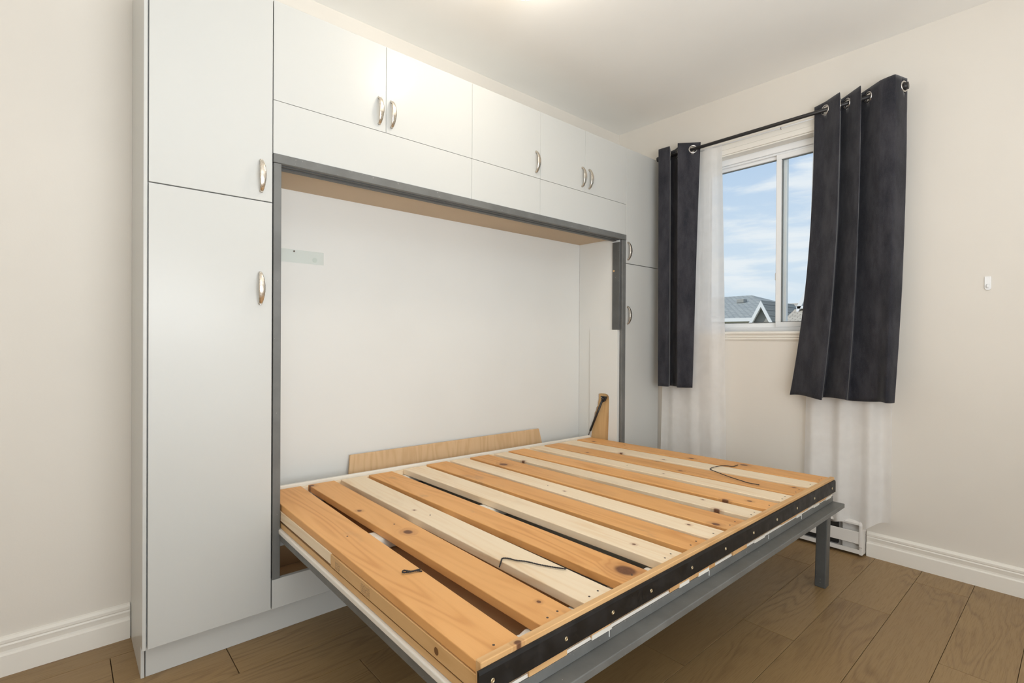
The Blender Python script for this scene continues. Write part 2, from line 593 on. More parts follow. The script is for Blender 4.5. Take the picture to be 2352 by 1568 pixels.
# baseboards
BBP = [(0.0, 0.0), (0.014, 0.0), (0.014, 0.052), (0.0125, 0.054), (0.0095, 0.056), (0.0085, 0.062), (0.010, 0.070), (0.0115, 0.076), (0.009, 0.080), (0.011, 0.083), (0.011, 0.090), (0.006, 0.096), (0.0, 0.098)]
BBP = [(d * 1.1, z * 1.19) for d, z in BBP]
struct(MB().prism([(YB - d, z) for d, z in BBP], 'x', XLW, -0.358).build('baseboard_back', M_trim))
struct(MB().prism([(XW - d, z) for d, z in BBP], 'y', YR, -1.137).build('baseboard_right', M_trim))
struct(MB().prism([(XLW + d, z) for d, z in BBP], 'y', YR, YB - 0.015).build('baseboard_left', M_trim))

# ------------------------------------------------------------------ window
win = bpy.data.objects.new('window_1', None)
COL.objects.link(win)
win.location = (XW + 0.08, (WY0 + WY1) / 2, WZ0)
struct(win)
# liner of the opening
MB().box(XW - .002, XW + .13, WY0, WY1, WZ1 - .012, WZ1).build('head_liner', M_trim, win)
MB().box(XW - .002, XW + .13, WY1 - .012, WY1, WZ0, WZ1 - .012).build('jamb_liner', M_trim, win)
MB().box(XW - .002, XW + .13, WY0, WY0 + .012, WZ0, WZ1 - .012).build('jamb_liner', M_trim, win)
# casing: profiled boards around the opening
cz = [(0, 2.10), (0.012, 2.10), (0.014, 2.105), (0.014, 2.125), (0.010, 2.130), (0.010, 2.165), (0.013, 2.170), (0.013, 2.185), (0.008, 2.195), (0.0, 2.20)]
MB().prism([(XW - d, z) for d, z in cz], 'y', WY0 - .055, WY1 + .07).build('head_casing', M_trim, win)
MB().box(XW - .012, XW, WY1, WY1 + .07, 1.07, 2.10).build('side_casing', M_trim, win, .003, 1)
MB().box(XW - .012, XW, WY0 - .055, WY0, 1.07, 2.10).build('side_casing', M_trim, win, .003, 1)
sp = [(-.13, 1.058), (-.13, 1.075), (0.02, 1.075), (0.025, 1.071), (0.026, 1.064), (0.022, 1.058), (0.015, 1.054), (0.013, 1.050), (0.016, 1.046), (0.013, 1.041), (0.009, 1.038), (0.012, 1.034), (0.009, 1.029), (0.005, 1.024), (0.0, 1.022), (0.0, 1.058)]
MB().prism([(XW - d, z) for d, z in sp], 'y', WY0 - .06, WY1 + .08).build('sill', M_trim, win)
# vinyl frame
FX0, FX1 = XW + 0.055, XW + 0.125
a, b, c, d = WY0 + .012, WY1 - .012, WZ0, WZ1 - .012
fr = MB()
fr.box(FX0, FX1, a, b, d - .035, d).box(FX0, FX1, a, b, c, c + .022)
fr.box(FX0, FX1, a, a + .035, c + .022, d - .035).box(FX0, FX1, b - .035, b, c + .022, d - .035)
fr.box(FX0 + .012, FX0 + .03, a + .035, b - .035, d - .045, d - .035)
fr.build('window_frame', M_vinyl, win, .002, 1)
YM = -0.705
def sash(y0, y1, x0, x1, z0, z1, w, name):
    s = MB()
    s.box(x0, x1, y0, y1, z1 - w, z1).box(x0, x1, y0, y1, z0, z0 + w)
    s.box(x0, x1, y0, y0 + w, z0 + w, z1 - w).box(x0, x1, y1 - w, y1, z0 + w, z1 - w)
    so = s.build(name, M_vinyl, win, .0025, 1)
    xm = (x0 + x1) / 2
    MB().box(xm - .003, xm + .003, y0 + w, y1 - w, z0 + w, z1 - w).build('pane', M_glass, so)
    q = MB()
    for (p0, p1, q0, q1) in ((y0 + w, y1 - w, z1 - w - .004, z1 - w), (y0 + w, y1 - w, z0 + w, z0 + w + .004), (y0 + w, y0 + w + .004, z0 + w, z1 - w), (y1 - w - .004, y1 - w, z0 + w, z1 - w)):
        q.box(xm - .006, xm + .006, p0, p1, q0, q1)
    q.build('gasket', M_gask, so)
    return so
M_gask = paint('grey_gasket', (0.20, 0.21, 0.21), 0.6, 0.05, 0.05, 60, 0.3)
s1 = sash(YM - .027, b - .036, FX0 + .030, FX0 + .055, c + .022, d - .036, .026, 'sash')
s2 = sash(a + .036, YM + .020, FX0 + .004, FX0 + .029, c + .023, d - .046, .028, 'sash')
MB().box(FX0 + .022, FX0 + .03, YM + .021, YM + .03, 1.36, 1.40).build('latch', M_vinyl, s1, .002, 1)

# ------------------------------------------------------------------ curtain rod and wire
ROD_X, ROD_Z = 2.27, 2.156
rod = thing('curtain_rod', (ROD_X, -0.65, ROD_Z), 'black metal curtain rod above the window with a round end knob', 'curtain rod')
MB().tube([(ROD_X, -0.055, ROD_Z), (ROD_X, -0.7, ROD_Z), (ROD_X, -1.275, ROD_Z)], 0.0095, 14).build('pole', M_black, rod)
for y0, y1 in ((-1.275, -1.298), (-0.055, -0.032)):
    MB().tube([(ROD_X, y0, ROD_Z), (ROD_X, y0 + (y1 - y0) * .2, ROD_Z), (ROD_X, y1, ROD_Z)], [0.012, 0.0155, 0.0155], 16).build('end_knob', M_black, rod)
for yy in (-0.035 - .03, -1.262):
    q = MB().tube([(ROD_X, yy, ROD_Z - .011), (ROD_X + .03, yy, ROD_Z - .018), (XW - .002, yy, ROD_Z - .018)], 0.005, 8)
    q.box(XW - .004, XW, yy - .012, yy + .012, ROD_Z - .045, ROD_Z + .015)
    q.build('bracket', M_black, rod)
WX, WZ = 2.318, 2.149
wire = thing('sheer_curtain_wire', (WX, -0.65, WZ), 'thin white rod carrying the sheer curtains just under the black rod', 'curtain rod')
MB().tube([(WX, -0.05, WZ), (WX, -0.7, WZ), (WX, -1.27, WZ)], 0.0035, 8).build('pole', M_vinyl, wire)
MB().tube([(WX - .004, -0.748, WZ + .004), (WX - .006, -0.748, WZ - .004), (WX - .003, -0.748, WZ - .010), (WX, -.7485, WZ - .008)], 0.0014, 6).build('hook', M_iron, wire)

# ------------------------------------------------------------------ curtains
def curtain(name, top, bot, ztop, zbot, mat, label, cat, rings=False, N=190, M=64, wr=0.004, seed=0.0, ease=0.8, group=None):
    T = catmull([(p[0], p[1], 0) for p in top], N, 0.75 if rings else 0.0)
    B = catmull([(p[0], p[1], 0) for p in bot], N, 0.3 if rings else 0.0)
    yc = sum(p.x for p in T) / N
    holes = []
    if rings:
        for i in range(N - 1):
            if (T[i].y - ROD_X) * (T[i + 1].y - ROD_X) <= 0 and T[i].y != T[i + 1].y:
                tg = (T[i + 1] - T[i]).normalized()
                holes.append((Vector((ROD_X, (T[i].x + T[i + 1].x) / 2, ROD_Z)), Vector((tg.x, tg.y, 0))))
    vs, fs = [], []
    for j in range(M):
        s = j / (M - 1)
        e = s ** ease
        for i in range(N):
            p = T[i].lerp(B[i], e)
            zt = ztop
            zb = zbot if not callable(zbot) else zbot(i / (N - 1))
            z = zt + (zb - zt) * s
            w = mnoise.noise(Vector((p.x * 16 + seed, z * 5, p.y * 10))) * wr + mnoise.noise(Vector((p.x * 45, z * 18 + seed, 2))) * wr * .35
            vs.append((p.y + w * (0.3 + s), p.x + w * .5, z))
    for j in range(M - 1):
        for i in range(N - 1):
            q = (j * N + i, j * N + i + 1, (j + 1) * N + i + 1, (j + 1) * N + i)
            if holes:
                c = sum((Vector(vs[k]) for k in q), Vector()) / 4
                if any((c - h).length < 0.0195 for h, _ in holes): continue
            fs.append(q)
    root = thing(name, (sum(p.y for p in T) / N, yc, min(v[2] for v in vs)), label, cat, group)
    mb = MB()
    mb.add(vs, fs, True)
    ob = mb.build('cloth', mat, root)
    if mat is M_velvet:
        sm = ob.modifiers.new('thickness', 'SOLIDIFY')
        sm.thickness = 0.0022
    for h, tg in holes:
        nrm = Vector((-tg.x, tg.y, 0))         # tg is (dy, dx): world tangent (tg.y, tg.x)
        MB().torus(h, nrm, 0.0215, 0.0036).build('grommet', M_chrome, root)
    return root

curtain('curtain', [(-.050, 2.298), (-.070, 2.218), (-.146, 2.220), (-.108, 2.298), (-.140, 2.290), (-.180, 2.262), (-.205, 2.212), (-.256, 2.258), (-.306, 2.297)],
        [(-.058, 2.285), (-.080, 2.215), (-.146, 2.222), (-.118, 2.290), (-.145, 2.280), (-.185, 2.258), (-.212, 2.212), (-.250, 2.238), (-.278, 2.272)],
        2.196, 0.742, M_velvet, 'narrow dark charcoal velvet curtain bunched beside the white tall cabinet', 'curtain', True, seed=2.0, group='charcoal curtains')
curtain('curtain', [(-.912, 2.298), (-.970, 2.270), (-1.048, 2.213), (-1.030, 2.298), (-1.132, 2.212), (-1.112, 2.298), (-1.205, 2.222), (-1.262, 2.208), (-1.290, 2.292)],
        [(-.812, 2.285), (-.89, 2.245), (-.982, 2.202), (-.968, 2.285), (-1.085, 2.205), (-1.074, 2.292), (-1.19, 2.262), (-1.238, 2.205), (-1.262, 2.250)],
        2.196, lambda s: 0.745 + 0.006 * math.sin(s * 17) + (0.010 if s > .88 else 0) * (s - .88) * 8, M_velvet, 'wide dark charcoal velvet curtain flaring out near the wall hook', 'curtain', True, seed=5.0, ease=2.3, group='charcoal curtains')

def sheer_pts(y0, y1, n, x0, amp, ph):
    out = []
    for i in range(n):
        u = i / (n - 1)
        out.append((y0 + (y1 - y0) * u, x0 + amp * math.sin(i * 2.2 + ph)))
    return out
curtain('sheer_curtain', sheer_pts(-.085, -.425, 11, 2.316, .005, 0.5), sheer_pts(-.035, -.470, 11, 2.314, .007, 0.2), WZ + .006, 0.13, M_sheer,
        'white sheer curtain hanging beside the narrow charcoal curtain', 'sheer curtain', False, N=150, M=50, wr=.004, seed=9.0, group='white sheer curtains')
curtain('sheer_curtain', sheer_pts(-.905, -1.245, 10, 2.316, .005, 1.5), sheer_pts(-.868, -1.24, 10, 2.306, .020, 2.2), WZ + .006,
        lambda s: 0.135 + 0.02 * abs(math.sin(s * 9)) + 0.05 * max(0, s - .75) * 4 * .9, M_sheer,
        'white sheer curtain showing below the wide charcoal curtain above the heater', 'sheer curtain', False, N=150, M=50, wr=.005, seed=13.0, group='white sheer curtains')

# ------------------------------------------------------------------ baseboard heater
hy0, hy1 = -1.132, -0.30
HB = XW
ht = thing('baseboard_heater', (HB - .03, (hy0 + hy1) / 2, 0), 'white electric baseboard heater on the floor under the window', 'heater')
MB().box(HB - .012, HB - .001, hy0 + .012, hy1 - .01, .015, .158).build('back_plate', M_heat, ht)
MB().box(HB - .030, HB - .012, hy0 + .11, hy1 - .11, .03, .15).build('heating_fins', M_dark, ht)
tp = [(HB - .001, .168), (HB - .042, .166), (HB - .060, .158), (HB - .060, .150), (HB - .056, .150), (HB - .040, .160), (HB - .001, .160)]
MB().prism(tp, 'y', hy0 + .012, hy1).build('top_cover', M_heat, ht)
MB().box(HB - .060, HB - .056, hy0 + .012, hy1, .060, .118).build('front_panel', M_heat, ht, .0015, 1)
MB().prism([(HB - .06, .014), (HB - .06, .034), (HB - .057, .034), (HB - .057, .018), (HB - .001, .018), (HB - .001, .014)], 'y', hy0 + .012, hy1).build('bottom_lip', M_heat, ht)
for yy in (hy0 + .013, hy1 - .1):
    MB().box(HB - .036, HB - .012, yy, yy + .075, .018, .160).build('wiring_box', M_heat, ht)
ep = [(HB - .001, .010), (HB - .060, .010), (HB - .060, .045), (HB - .064, .048), (HB - .064, .150), (HB - .058, .163), (HB - .044, .170), (HB - .001, .171)]
for y0_, y1_ in ((hy0, hy0 + .013), (hy1, hy1 + .013)):
    MB().prism(ep, 'y', y0_, y1_).build('end_cap', M_heat, ht, .002, 2)

# wall hook
hk = thing('wall_hook', (XW, -1.553, 1.238), 'small white adhesive hook stuck on the bare wall', 'hook')
pl = []
for k in range(13):
    an = math.pi + math.pi * k / 12
    pl.append((-1.553 + .0105 * math.cos(an), 1.249 + .0105 * math.sin(an)))
pl += [(-1.5425, 1.296), (-1.5635, 1.296)]
MB().prism(pl, 'x', XW - .005, XW).build('plate', M_vinyl, hk, .0015, 2)
MB().tube([(XW - .004, -1.553, 1.262), (XW - .010, -1.553, 1.252), (XW - .014, -1.553, 1.250), (XW - .0155, -1.553, 1.257)], [.005, .0045, .004, .0035], 10).build('prong', M_vinyl, hk)

# ------------------------------------------------------------------ ceiling lamp
LX, LY = 0.70, -0.50
lp = thing('ceiling_lamp', (LX, LY, 2.21), 'lit ceiling lamp with a glowing bowl at the top edge', 'lamp')
MB().lathe([(0.001, 2.44), (0.06, 2.44), (0.06, 2.428), (0.045, 2.418), (0.012, 2.412), (0.010, 2.349), (0.001, 2.349)], LX, LY, 40).build('base', M_nickel, lp)
MB().lathe([(0.001, 2.250), (0.025, 2.252), (0.05, 2.261), (0.072, 2.278), (0.085, 2.302), (0.088, 2.324), (0.084, 2.340), (0.06, 2.347), (0.001, 2.348)], LX, LY, 40).build('glass_bowl', lamp_glass(), lp)
MB().lathe([(0.0005, 2.228), (0.004, 2.230), (0.006, 2.234), (0.004, 2.239), (0.008, 2.244), (0.012, 2.250), (0.001, 2.251)], LX, LY, 20).build('finial', M_nickel, lp)

# ================================================================== BUILT-IN CABINETS
Z_TOP, Z_U, Z_F, Z_S, Z_D = 2.169, 1.831, 1.650, 1.4815, 0.098
def handle(x, zc, door, side=1):
    mb = MB()
    n, vs, fs = 22, [], []
    L, D = 0.0535, 0.023
    for i in range(n):
        t = -1 + 2 * i / (n - 1)
        y = -0.004 - D * max(0.0, 1 - abs(t) ** 2.2) ** 0.75
        t2 = min(1, max(-1, t + .01)); t1 = t2 - .02
        y2 = -0.004 - D * max(0.0, 1 - abs(t2) ** 2.2) ** 0.75
        y1 = -0.004 - D * max(0.0, 1 - abs(t1) ** 2.2) ** 0.75
        tg = Vector((0, y2 - y1, (t2 - t1) * L)).normalized()
        nr = Vector((1, 0, 0)).cross(tg)
        w = 0.0052 + 0.0046 * (1 - t * t)
        if abs(t) < 0.30: w += 0.0006
        h = 0.0026 + (0.0007 if abs(t) < 0.30 else 0)
        for k in range(10):
            an = 2 * math.pi * k / 10
            ca, sa = math.cos(an), math.sin(an)
            px = math.copysign(abs(ca) ** .6, ca) * w
            py = math.copysign(abs(sa) ** .8, sa) * h
            vs.append(Vector((x + px, y, zc + t * L)) + nr * py)
    for i in range(n - 1):
        for k in range(10):
            k2 = (k + 1) % 10
            fs.append((i * 10 + k, i * 10 + k2, (i + 1) * 10 + k2, (i + 1) * 10 + k))
    fs += [tuple(range(9, -1, -1)), tuple((n - 1) * 10 + k for k in range(10))]
    mb.add(vs, fs, True)
    for s in (-1, 1):
        mb.tube([(x, 0, zc + s * L * .93), (x, -.004, zc + s * L * .93), (x, -.010, zc + s * L * .94)], [.0048, .0045, .0038], 12)
    mb.build('handle', M_nickel, door)

def door(x0, x1, z0, z1, root, hx=None, hz=None, g=0.0009, name='door', dy=0.0):
    o = MB().box(x0 + g, x1 - g, dy, dy + 0.018, z0 + g, z1 - g).build(name, M_door, root, .0012, 2)
    if hx is not None: handle(hx, hz, o)
    return o

YK = YB - 0.002
tall = thing('tall_cabinet', (-.175, .16, 0), 'tall white wardrobe cabinet with two doors at the open end beside the bare wall', 'cabinet', 'tall cabinets')
MB().box(-.345, .001, .021, YK, Z_D, Z_TOP).build('body', M_white, tall)
MB().prism([(0.0, Z_D), (.036, Z_D), (.036, 0), (YK, 0), (YK, Z_TOP), (0.0, Z_TOP)], 'x', -.3555, -.346).build('end_panel', M_door, tall, .001, 1)
door(-.3435, .001, Z_S, Z_TOP, tall, -.036, 1.563)
door(-.3435, .001, Z_D, Z_S - .0015, tall, -.038, 1.188)

tallr = thing('tall_cabinet', (2.167, .16, 0), 'tall narrow white cabinet with two doors behind the narrow charcoal curtain', 'cabinet', 'tall cabinets')
MB().box(1.990, 2.343, .021, YK, Z_D, Z_TOP).build('body', M_white, tallr)
door(1.990, 2.343, Z_S, Z_TOP, tallr, 2.006, 1.555)
door(1.990, 2.343, Z_D, Z_S - .002, tallr, 2.006, 1.171)

def upper(x0, x1, doors, fascia, label):
    t = thing('overhead_cabinet', ((x0 + x1) / 2, .16, Z_F), label, 'cabinet', 'overhead cabinets')
    MB().box(x0 + .002, x1 - .002, .021, YK, Z_F, Z_TOP).build('body', M_white, t)
    for (a_, b_, hx) in doors: door(a_, b_, Z_U, Z_TOP, t, hx, 1.908, .0006)
    door(x0, x1, Z_F, Z_U, t, None, None, .0006, 'fascia_panel', .001)
upper(0.0025, .842, [(.0025, .4204, .389), (.4204, .842, .442)], 1, 'white overhead cabinet with two doors nearest the ceiling lamp glare')
upper(.842, 1.2713, [(.842, 1.2713, 1.238)], 1, 'white overhead cabinet with a single door in the middle of the row')
upper(1.2713, 1.989, [(1.2713, 1.615, 1.588), (1.615, 1.989, 1.646)], 1, 'white overhead cabinet with two doors beside the narrow tall cabinet')

tk = MB().box(-.3435, 2.343, .038, .052, 0, Z_D - .002).build('toe_kick', M_door, None, .0008, 1)
tag(tk, 'long white toe kick board along the floor under the cabinets', 'plinth')

# ------------------------------------------------------------------ bed alcove surround
sr = thing('bed_alcove', (.99, .16, .1), 'white bed alcove with a grey painted frame between the tall cabinets', 'bed alcove')
MB().box(.003, 1.989, -.004, .016, 1.619, Z_F - .001).build('header_board', M_grey, sr, .0015, 1)
MB().box(.031, 1.955, .018, .034, 1.616, 1.640).build('header_batten', M_grey_shaded, sr, .001, 1)
MB().box(.031, 1.955, .036, .062, 1.612, 1.640).build('header_batten', M_grey_shaded, sr, .001, 1)
MB().box(.004, .029, -.002, .018, .199, 1.618).build('post', M_grey, sr, .0012, 1)
MB().box(1.954, 1.988, -.002, .016, .199, 1.618).build('post', M_grey, sr, .0012, 1)
sp_ = MB().box(1.935, 1.953, .006, .058, 1.084, 1.603).build('short_post', M_grey_shaded, sr, .001, 1)
MB().tube([(1.9355, .046, 1.434), (1.9335, .046, 1.434)], .006, 12).build('dowel', M_rawwood, sp_)
MB().box(.003, 1.95, .0625, YK - .006, 1.626, 1.644).build('top_panel', M_tan, sr)
MB().box(.003, 1.945, YK - .006, YK, .20, 1.626).build('back_panel', M_white, sr)
MB().box(1.945, 1.987, .018, YK - .007, .10, 1.626).build('side_panel', M_white, sr)
MB().box(.003, .012, .020, YK - .007, .10, 1.626).build('side_panel', M_white, sr)
MB().box(.012, 1.945, YK - .012, YK - .001, .10, .185).build('lower_rail', M_kraft, sr)
MB().box(.012, 1.945, YK - .016, YK - .006, .186, .200).build('rail_lip', M_white, sr)
MB().box(.012, 1.945, .056, YK - .013, .088, .100).build('alcove_floor', M_kraft, sr)
MB().box(.004, 1.988, 0.0, .018, Z_D, .198).build('plinth_board', M_door, sr, .001, 1)
# side cover with a sawn slot showing raw timber
def cover():
    x0, x1 = 1.935, 1.944
    y0, y1, z0, z1 = .017, .226, .22, 1.083
    slot = [(.080, .22), (.082, .43), (.078, .56), (.076, .66), (.079, .683), (.087, .693), (.105, .697), (.135, .697), (.155, .693), (.160, .685), (.160, .66), (.164, .64), (.165, .615), (.172, .61), (.178, .585), (.186, .575), (.192, .54), (.197, .52), (.214, .45), (.222, .40), (.222, .22)]
    outer = [(y0, z0), (y0, z1), (y1, z1), (y1, z0), (.2221, z0)]
    poly = [(y1, z0), (y1, z1), (y0, z1), (y0, z0)] + slot
    bm = bmesh.new()
    vs = [bm.verts.new((x0, p[0], p[1])) for p in poly]
    f = bm.faces.new(vs)
    ex = bmesh.ops.extrude_face_region(bm, geom=[f])
    for v in [e for e in ex['geom'] if isinstance(e, bmesh.types.BMVert)]: v.co.x = x1
    bmesh.ops.triangulate(bm, faces=[q for q in bm.faces if len(q.verts) > 4])
    bmesh.ops.recalc_face_normals(bm, faces=bm.faces)
    for v in bm.verts: v.co -= Vector(sr.location)
    me = bpy.data.meshes.new('side_cover')
    bm.to_mesh(me); bm.free()
    me.materials.append(M_white)
    o = bpy.data.objects.new('side_cover', me)
    COL.objects.link(o); o.parent = sr
    for (yy, zz) in ((.05, .98), (.205, .985), (.05, .535), (.208, .53), (.05, 1.06), (.215, 1.06)):
        MB().tube([(x0 + .0005, yy, zz), (x0 - .0008, yy, zz)], .0045, 12).build('screw_cap', M_white, o)
cover()
MB().box(1.9445, 1.9448, .06, .225, .22, .72).build('raw_timber', M_rawwood, sr)
# clear plate on the back panel
cp = MB().box(.110, .300, YK - .0085, YK - .0065, 1.332, 1.385).build('clear_plate', M_clear, sr)
MB().tube([(.178, YK - .0085, 1.378), (.178, YK - .011, 1.378)], .0035, 10).build('screw', M_iron, cp)
MB().tube([(.262, YK - .0085, 1.350), (.262, YK - .0105, 1.350)], .010, 16).build('plastic_button', M_clear, cp)

# gas strut
gs = thing('gas_strut', (1.93, .165, .42), 'black gas lift strut fixed in the sawn slot of the alcove side', 'gas strut')
A, B = Vector((1.926, .112, .672)), Vector((1.926, .226, .430))
MB().prism([(.087, .681), (.136, .681), (.128, .655), (.118, .645), (.102, .652)], 'x', 1.928, 1.9355).build('bracket', M_black, gs, .001, 1)
D_ = (B - A).normalized()
MB().tube([A, A + D_ * .012, A + D_ * .02], [.0085, .008, .006], 14).build('ball_joint', M_black, gs)
MB().tube([A + D_ * .018, A + D_ * .235], .0068, 16).build('cylinder', M_black, gs)
MB().tube([A + D_ * .235, A + D_ * .33], .0032, 12).build('piston_rod', M_iron, gs)
MB().tube([(1.9275, .125, .674), (1.9265, .125, .674)], .003, 10).build('screw', M_chrome, gs)

# plywood strip leaning on the alcove back
pw = MB()
pw.hexa([(.398, .290, .36), (1.60, .290, .36), (1.60, .300, .36), (.398, .300, .36)], [(.412, .300, .512), (1.566, .300, .500), (1.566, .309, .500), (.412, .309, .512)])
pwo = pw.build('plywood_strip', M_ply, None, .0008, 1)
tag(pwo, 'long plywood strip standing behind the bed slats against the white alcove back', 'board')

# ================================================================== FOLD-DOWN BED
bed = thing('wall_bed', (.98, -.45, 0), 'fold-down wooden slatted wall bed resting on dark grey legs', 'bed')
BX, BY = .98, -.45
def warp(q):
    s = (q[0] - .03) / 1.9
    t = max(0.0, (q[1] + 1.105) / 1.34)
    w = max(0.0, min(1.0, (q[2] - .25) / .05))
    return (q[0], q[1], q[2] + t * (.012 - .027 * s) * w)
SF, SB = -1.104, .185
slats = [  # front left, front right, back left, back right, tone, knots, seed, stain
    (.031, .140, .034, .163, 0, [], 1.0, .15),
    (.200, .295, .189, .294, 0, [(.245, -.488, .016), (.214, -.222, .009), (.196, .165, .012), (.262, -1.03, .006)], 2.3, .2),
    (.334, .432, .318, .419, 1, [(.36, -.33, .005)], 3.7, .1),
    (.476, .582, .441, .550, 0, [(.538, -1.062, .030)], 4.1, .45),
    (.645, .743, .607, .711, 1, [(.69, -.98, .006)], 5.9, .1),
    (.776, .880, .731, .843, 0, [], 6.4, .35),
    (.897, .990, .862, .956, 1, [(.955, -1.0, .006), (.92, -.5, .005)], 7.8, .1),
    (1.010, 1.130, .976, 1.094, 0, [(1.012, -.03, .022), (1.022, -1.055, .013)], 8.2, .15),
    (1.171, 1.265, 1.130, 1.212, 1, [(1.165, -.985, .011), (1.14, -.03, .010), (1.23, -.9, .005)], 9.5, .1),
    (1.300, 1.398, 1.229, 1.345, 0, [(1.290, -.955, .012), (1.345, -1.02, .009)], 10.9, .1),
    (1.430, 1.532, 1.385, 1.473, 1, [(1.45, -.6, .004)], 11.2, .05),
    (1.552, 1.680, 1.492, 1.610, 0, [(1.645, -.446, .013), (1.555, -.62, .010), (1.655, -1.06, .009), (1.53, -.1, .008)], 12.6, .1),
    (1.700, 1.800, 1.635, 1.745, 1, [(1.69, -.45, .008), (1.66, -.22, .010)], 13.4, .05),
    (1.812, 1.930, 1.770, 1.898, 0, [(1.882, -.76, .017), (1.822, -.525, .013), (1.80, .08, .010), (1.85, -.1, .005)], 14.8, .1),
]
for i, (fl, fr_, bl, br, tone, knots, seed, stain) in enumerate(slats):
    lt, dk = (PALE if tone else ORANGE)
    j = 1 + random.uniform(-.06, .06)
    m = pine('pine_slat_%d' % (i + 1), tuple(min(1, v * j) for v in lt), tuple(v * j for v in dk), [(a_ - BX, b_ - BY, r_) for a_, b_, r_ in knots], seed, 'y', stain)
    zt, zb = .440 + random.uniform(-.001, .001), .4165
    sb = SB + random.uniform(-.006, .006)
    o = MB().hexa([(fl, SF, zb), (fr_, SF, zb), (br, sb, zb), (bl, sb, zb)], [(fl, SF, zt), (fr_, SF, zt), (br, sb, zt), (bl, sb, zt)]).build('slat', m, bed, .0022, 2, warp)
    o['label'] = ('pale' if tone else 'orange') + ' pine slat'
    w = fr_ - fl
    for (u_, v_) in ((.32, -1.088), (.68, -1.084)) if i % 3 else ((.5, -1.087),):
        x_ = fl + w * u_
        MB().tube([warp((x_, v_, zt - .001)), warp((x_, v_, zt + .0004))], .0027, 12).build('screw', M_iron, o)
    for (u_, v_) in ((.5, -.405),):
        tt = (v_ - SF) / (SB - SF)
        x_ = (fl + w * u_) * (1 - tt) + (bl + (br - bl) * u_) * tt
        if i in (0, 1, 2, 6, 10): MB().tube([warp((x_, v_, zt - .001)), warp((x_, v_, zt + .0004))], .0025, 12).build('screw', M_iron, o)

# side boards, front rail, back rail
m_sb1 = pine('pine_side_pale', *PALE, [(-.0, -.41 - BY, .006)], 21.0, 'y')
m_sb2 = pine('pine_side_orange', (0.68, 0.43, 0.20), (0.52, 0.28, 0.10), [], 22.5, 'y', 0, [(-.50 - BY, -.47 - BY, .390, .411), (-.68 - BY, -.63 - BY, .388, .411)])
m_rail = pine('pine_front_rail', (0.70, 0.44, 0.21), (0.54, 0.28, 0.10), [(-1.117 - BY, .12 - BX, .008)], 23.0, 'x', .3)
MB().box(.031, .052, -.437, .19, .384, .4160).build('side_board', m_sb1, bed, .001, 1, warp)
sb = MB().box(.0295, .052, -1.104, -.4385, .381, .4150).build('side_board', m_sb2, bed, .001, 1, warp)
MB().tube([(.0294, -.975, .398), (.0290, -.975, .398)], [.008, .0075], 14).build('dowel_hole', M_hole, sb)
MB().box(1.908, 1.930, -1.104, .19, .384, .4160).build('side_board', m_sb1, bed, .001, 1, warp)
MB().box(.0285, 1.931, -1.121, -1.1045, .378, .4445).build('front_rail', m_rail, bed, .0015, 1, warp)
MB().box(.056, 1.905, .186, .205, .388, .432).build('back_rail', m_sb1, bed, .001, 1, warp)
MB().box(.040, 1.92, .206, .2215, .380, .446).build('back_edging', M_cloth, bed, .003, 2, warp)
# steel angle with screws
an = MB().prism([(-1.121, .434), (-1.1212, .384), (-1.1255, .384), (-1.1275, .386), (-1.1275, .428), (-1.1255, .4335), (-1.1225, .4345)], 'x', .020, 1.925).build('steel_angle', M_angle, bed, 0, 1, warp)
for x_ in (.050, .245, .400, .552, .746, .938, 1.128, 1.313, 1.495, 1.674, 1.880):
    MB().torus((x_, -1.1282, .408), (0, 1, .001), .0036, .0013, 14, 6).tube([(x_, -1.1274, .408), (x_, -1.1285, .408)], .0026, 10).build('screw', M_brass, an)
# base: hardboard, white face panel, grey edging
MB().box(.034, 1.926, -1.10, .20, .358, .374).build('hardboard_base', M_kraft, bed, 0, 1, warp)
MB().box(.0325, .0338, -1.10, .2, .3585, .3755).build('plywood_edge', m_sb2, bed, 0, 1, warp)
MB().box(.50, 1.90, -1.06, .17, .3745, .3765).build('felt_sheet', M_felt, bed, 0, 1, warp)
MB().box(.024, 1.936, -1.108, .20, .340, .357).build('face_panel', M_trim, bed, .004, 3, warp)
MB().box(.027, 1.933, -1.112, .15, .318, .3395).build('edge_beam', M_grey, bed, .001, 1, warp)
MB().box(.022, 1.932, -1.1165, -1.1085, .340, .362).build('edge_strip', M_grey, bed, .001, 1, warp)
MB().box(.020, 1.938, -1.158, -1.1125, .322, .3395).build('front_beam', M_grey, bed, .002, 2, warp)
MB().box(.030, 1.928, -1.1125, -1.1015, .3745, .3805).build('plywood_edge', m_rail, bed, .0004, 1, warp)
MB().box(.030, 1.928, -1.1135, -1.1085, .3622, .3700).build('white_panel_edge', M_trim, bed, .0005, 1, warp)
random.seed(4)
x_ = .15
while x_ < 1.9:
    L_ = random.uniform(.05, .30)
    h_ = random.uniform(.364, .372)
    MB().box(x_, min(x_ + L_, 1.925), -1.1195 + random.uniform(0, .003), -1.105, h_, .3775).build('plywood_shim', m_rail, bed, .0005, 1, warp)
    x_ += L_ + random.uniform(.04, .30)
for x_, L_ in ((.34, .07), (.70, .05), (.80, .06), (1.16, .08), (1.52, .05), (1.70, .06), (1.84, .06)):
    MB().box(x_, x_ + L_, -1.1185, -1.104, .3625, .3735).build('white_shim', M_cloth, bed, .001, 1, warp)
for x_ in (.40, .86, 1.27, 1.57):
    MB().box(x_, x_ + .0022, -1.1178, -1.1160, .348, .3635).build('paint_drip', M_white, bed, 0, 1, warp)

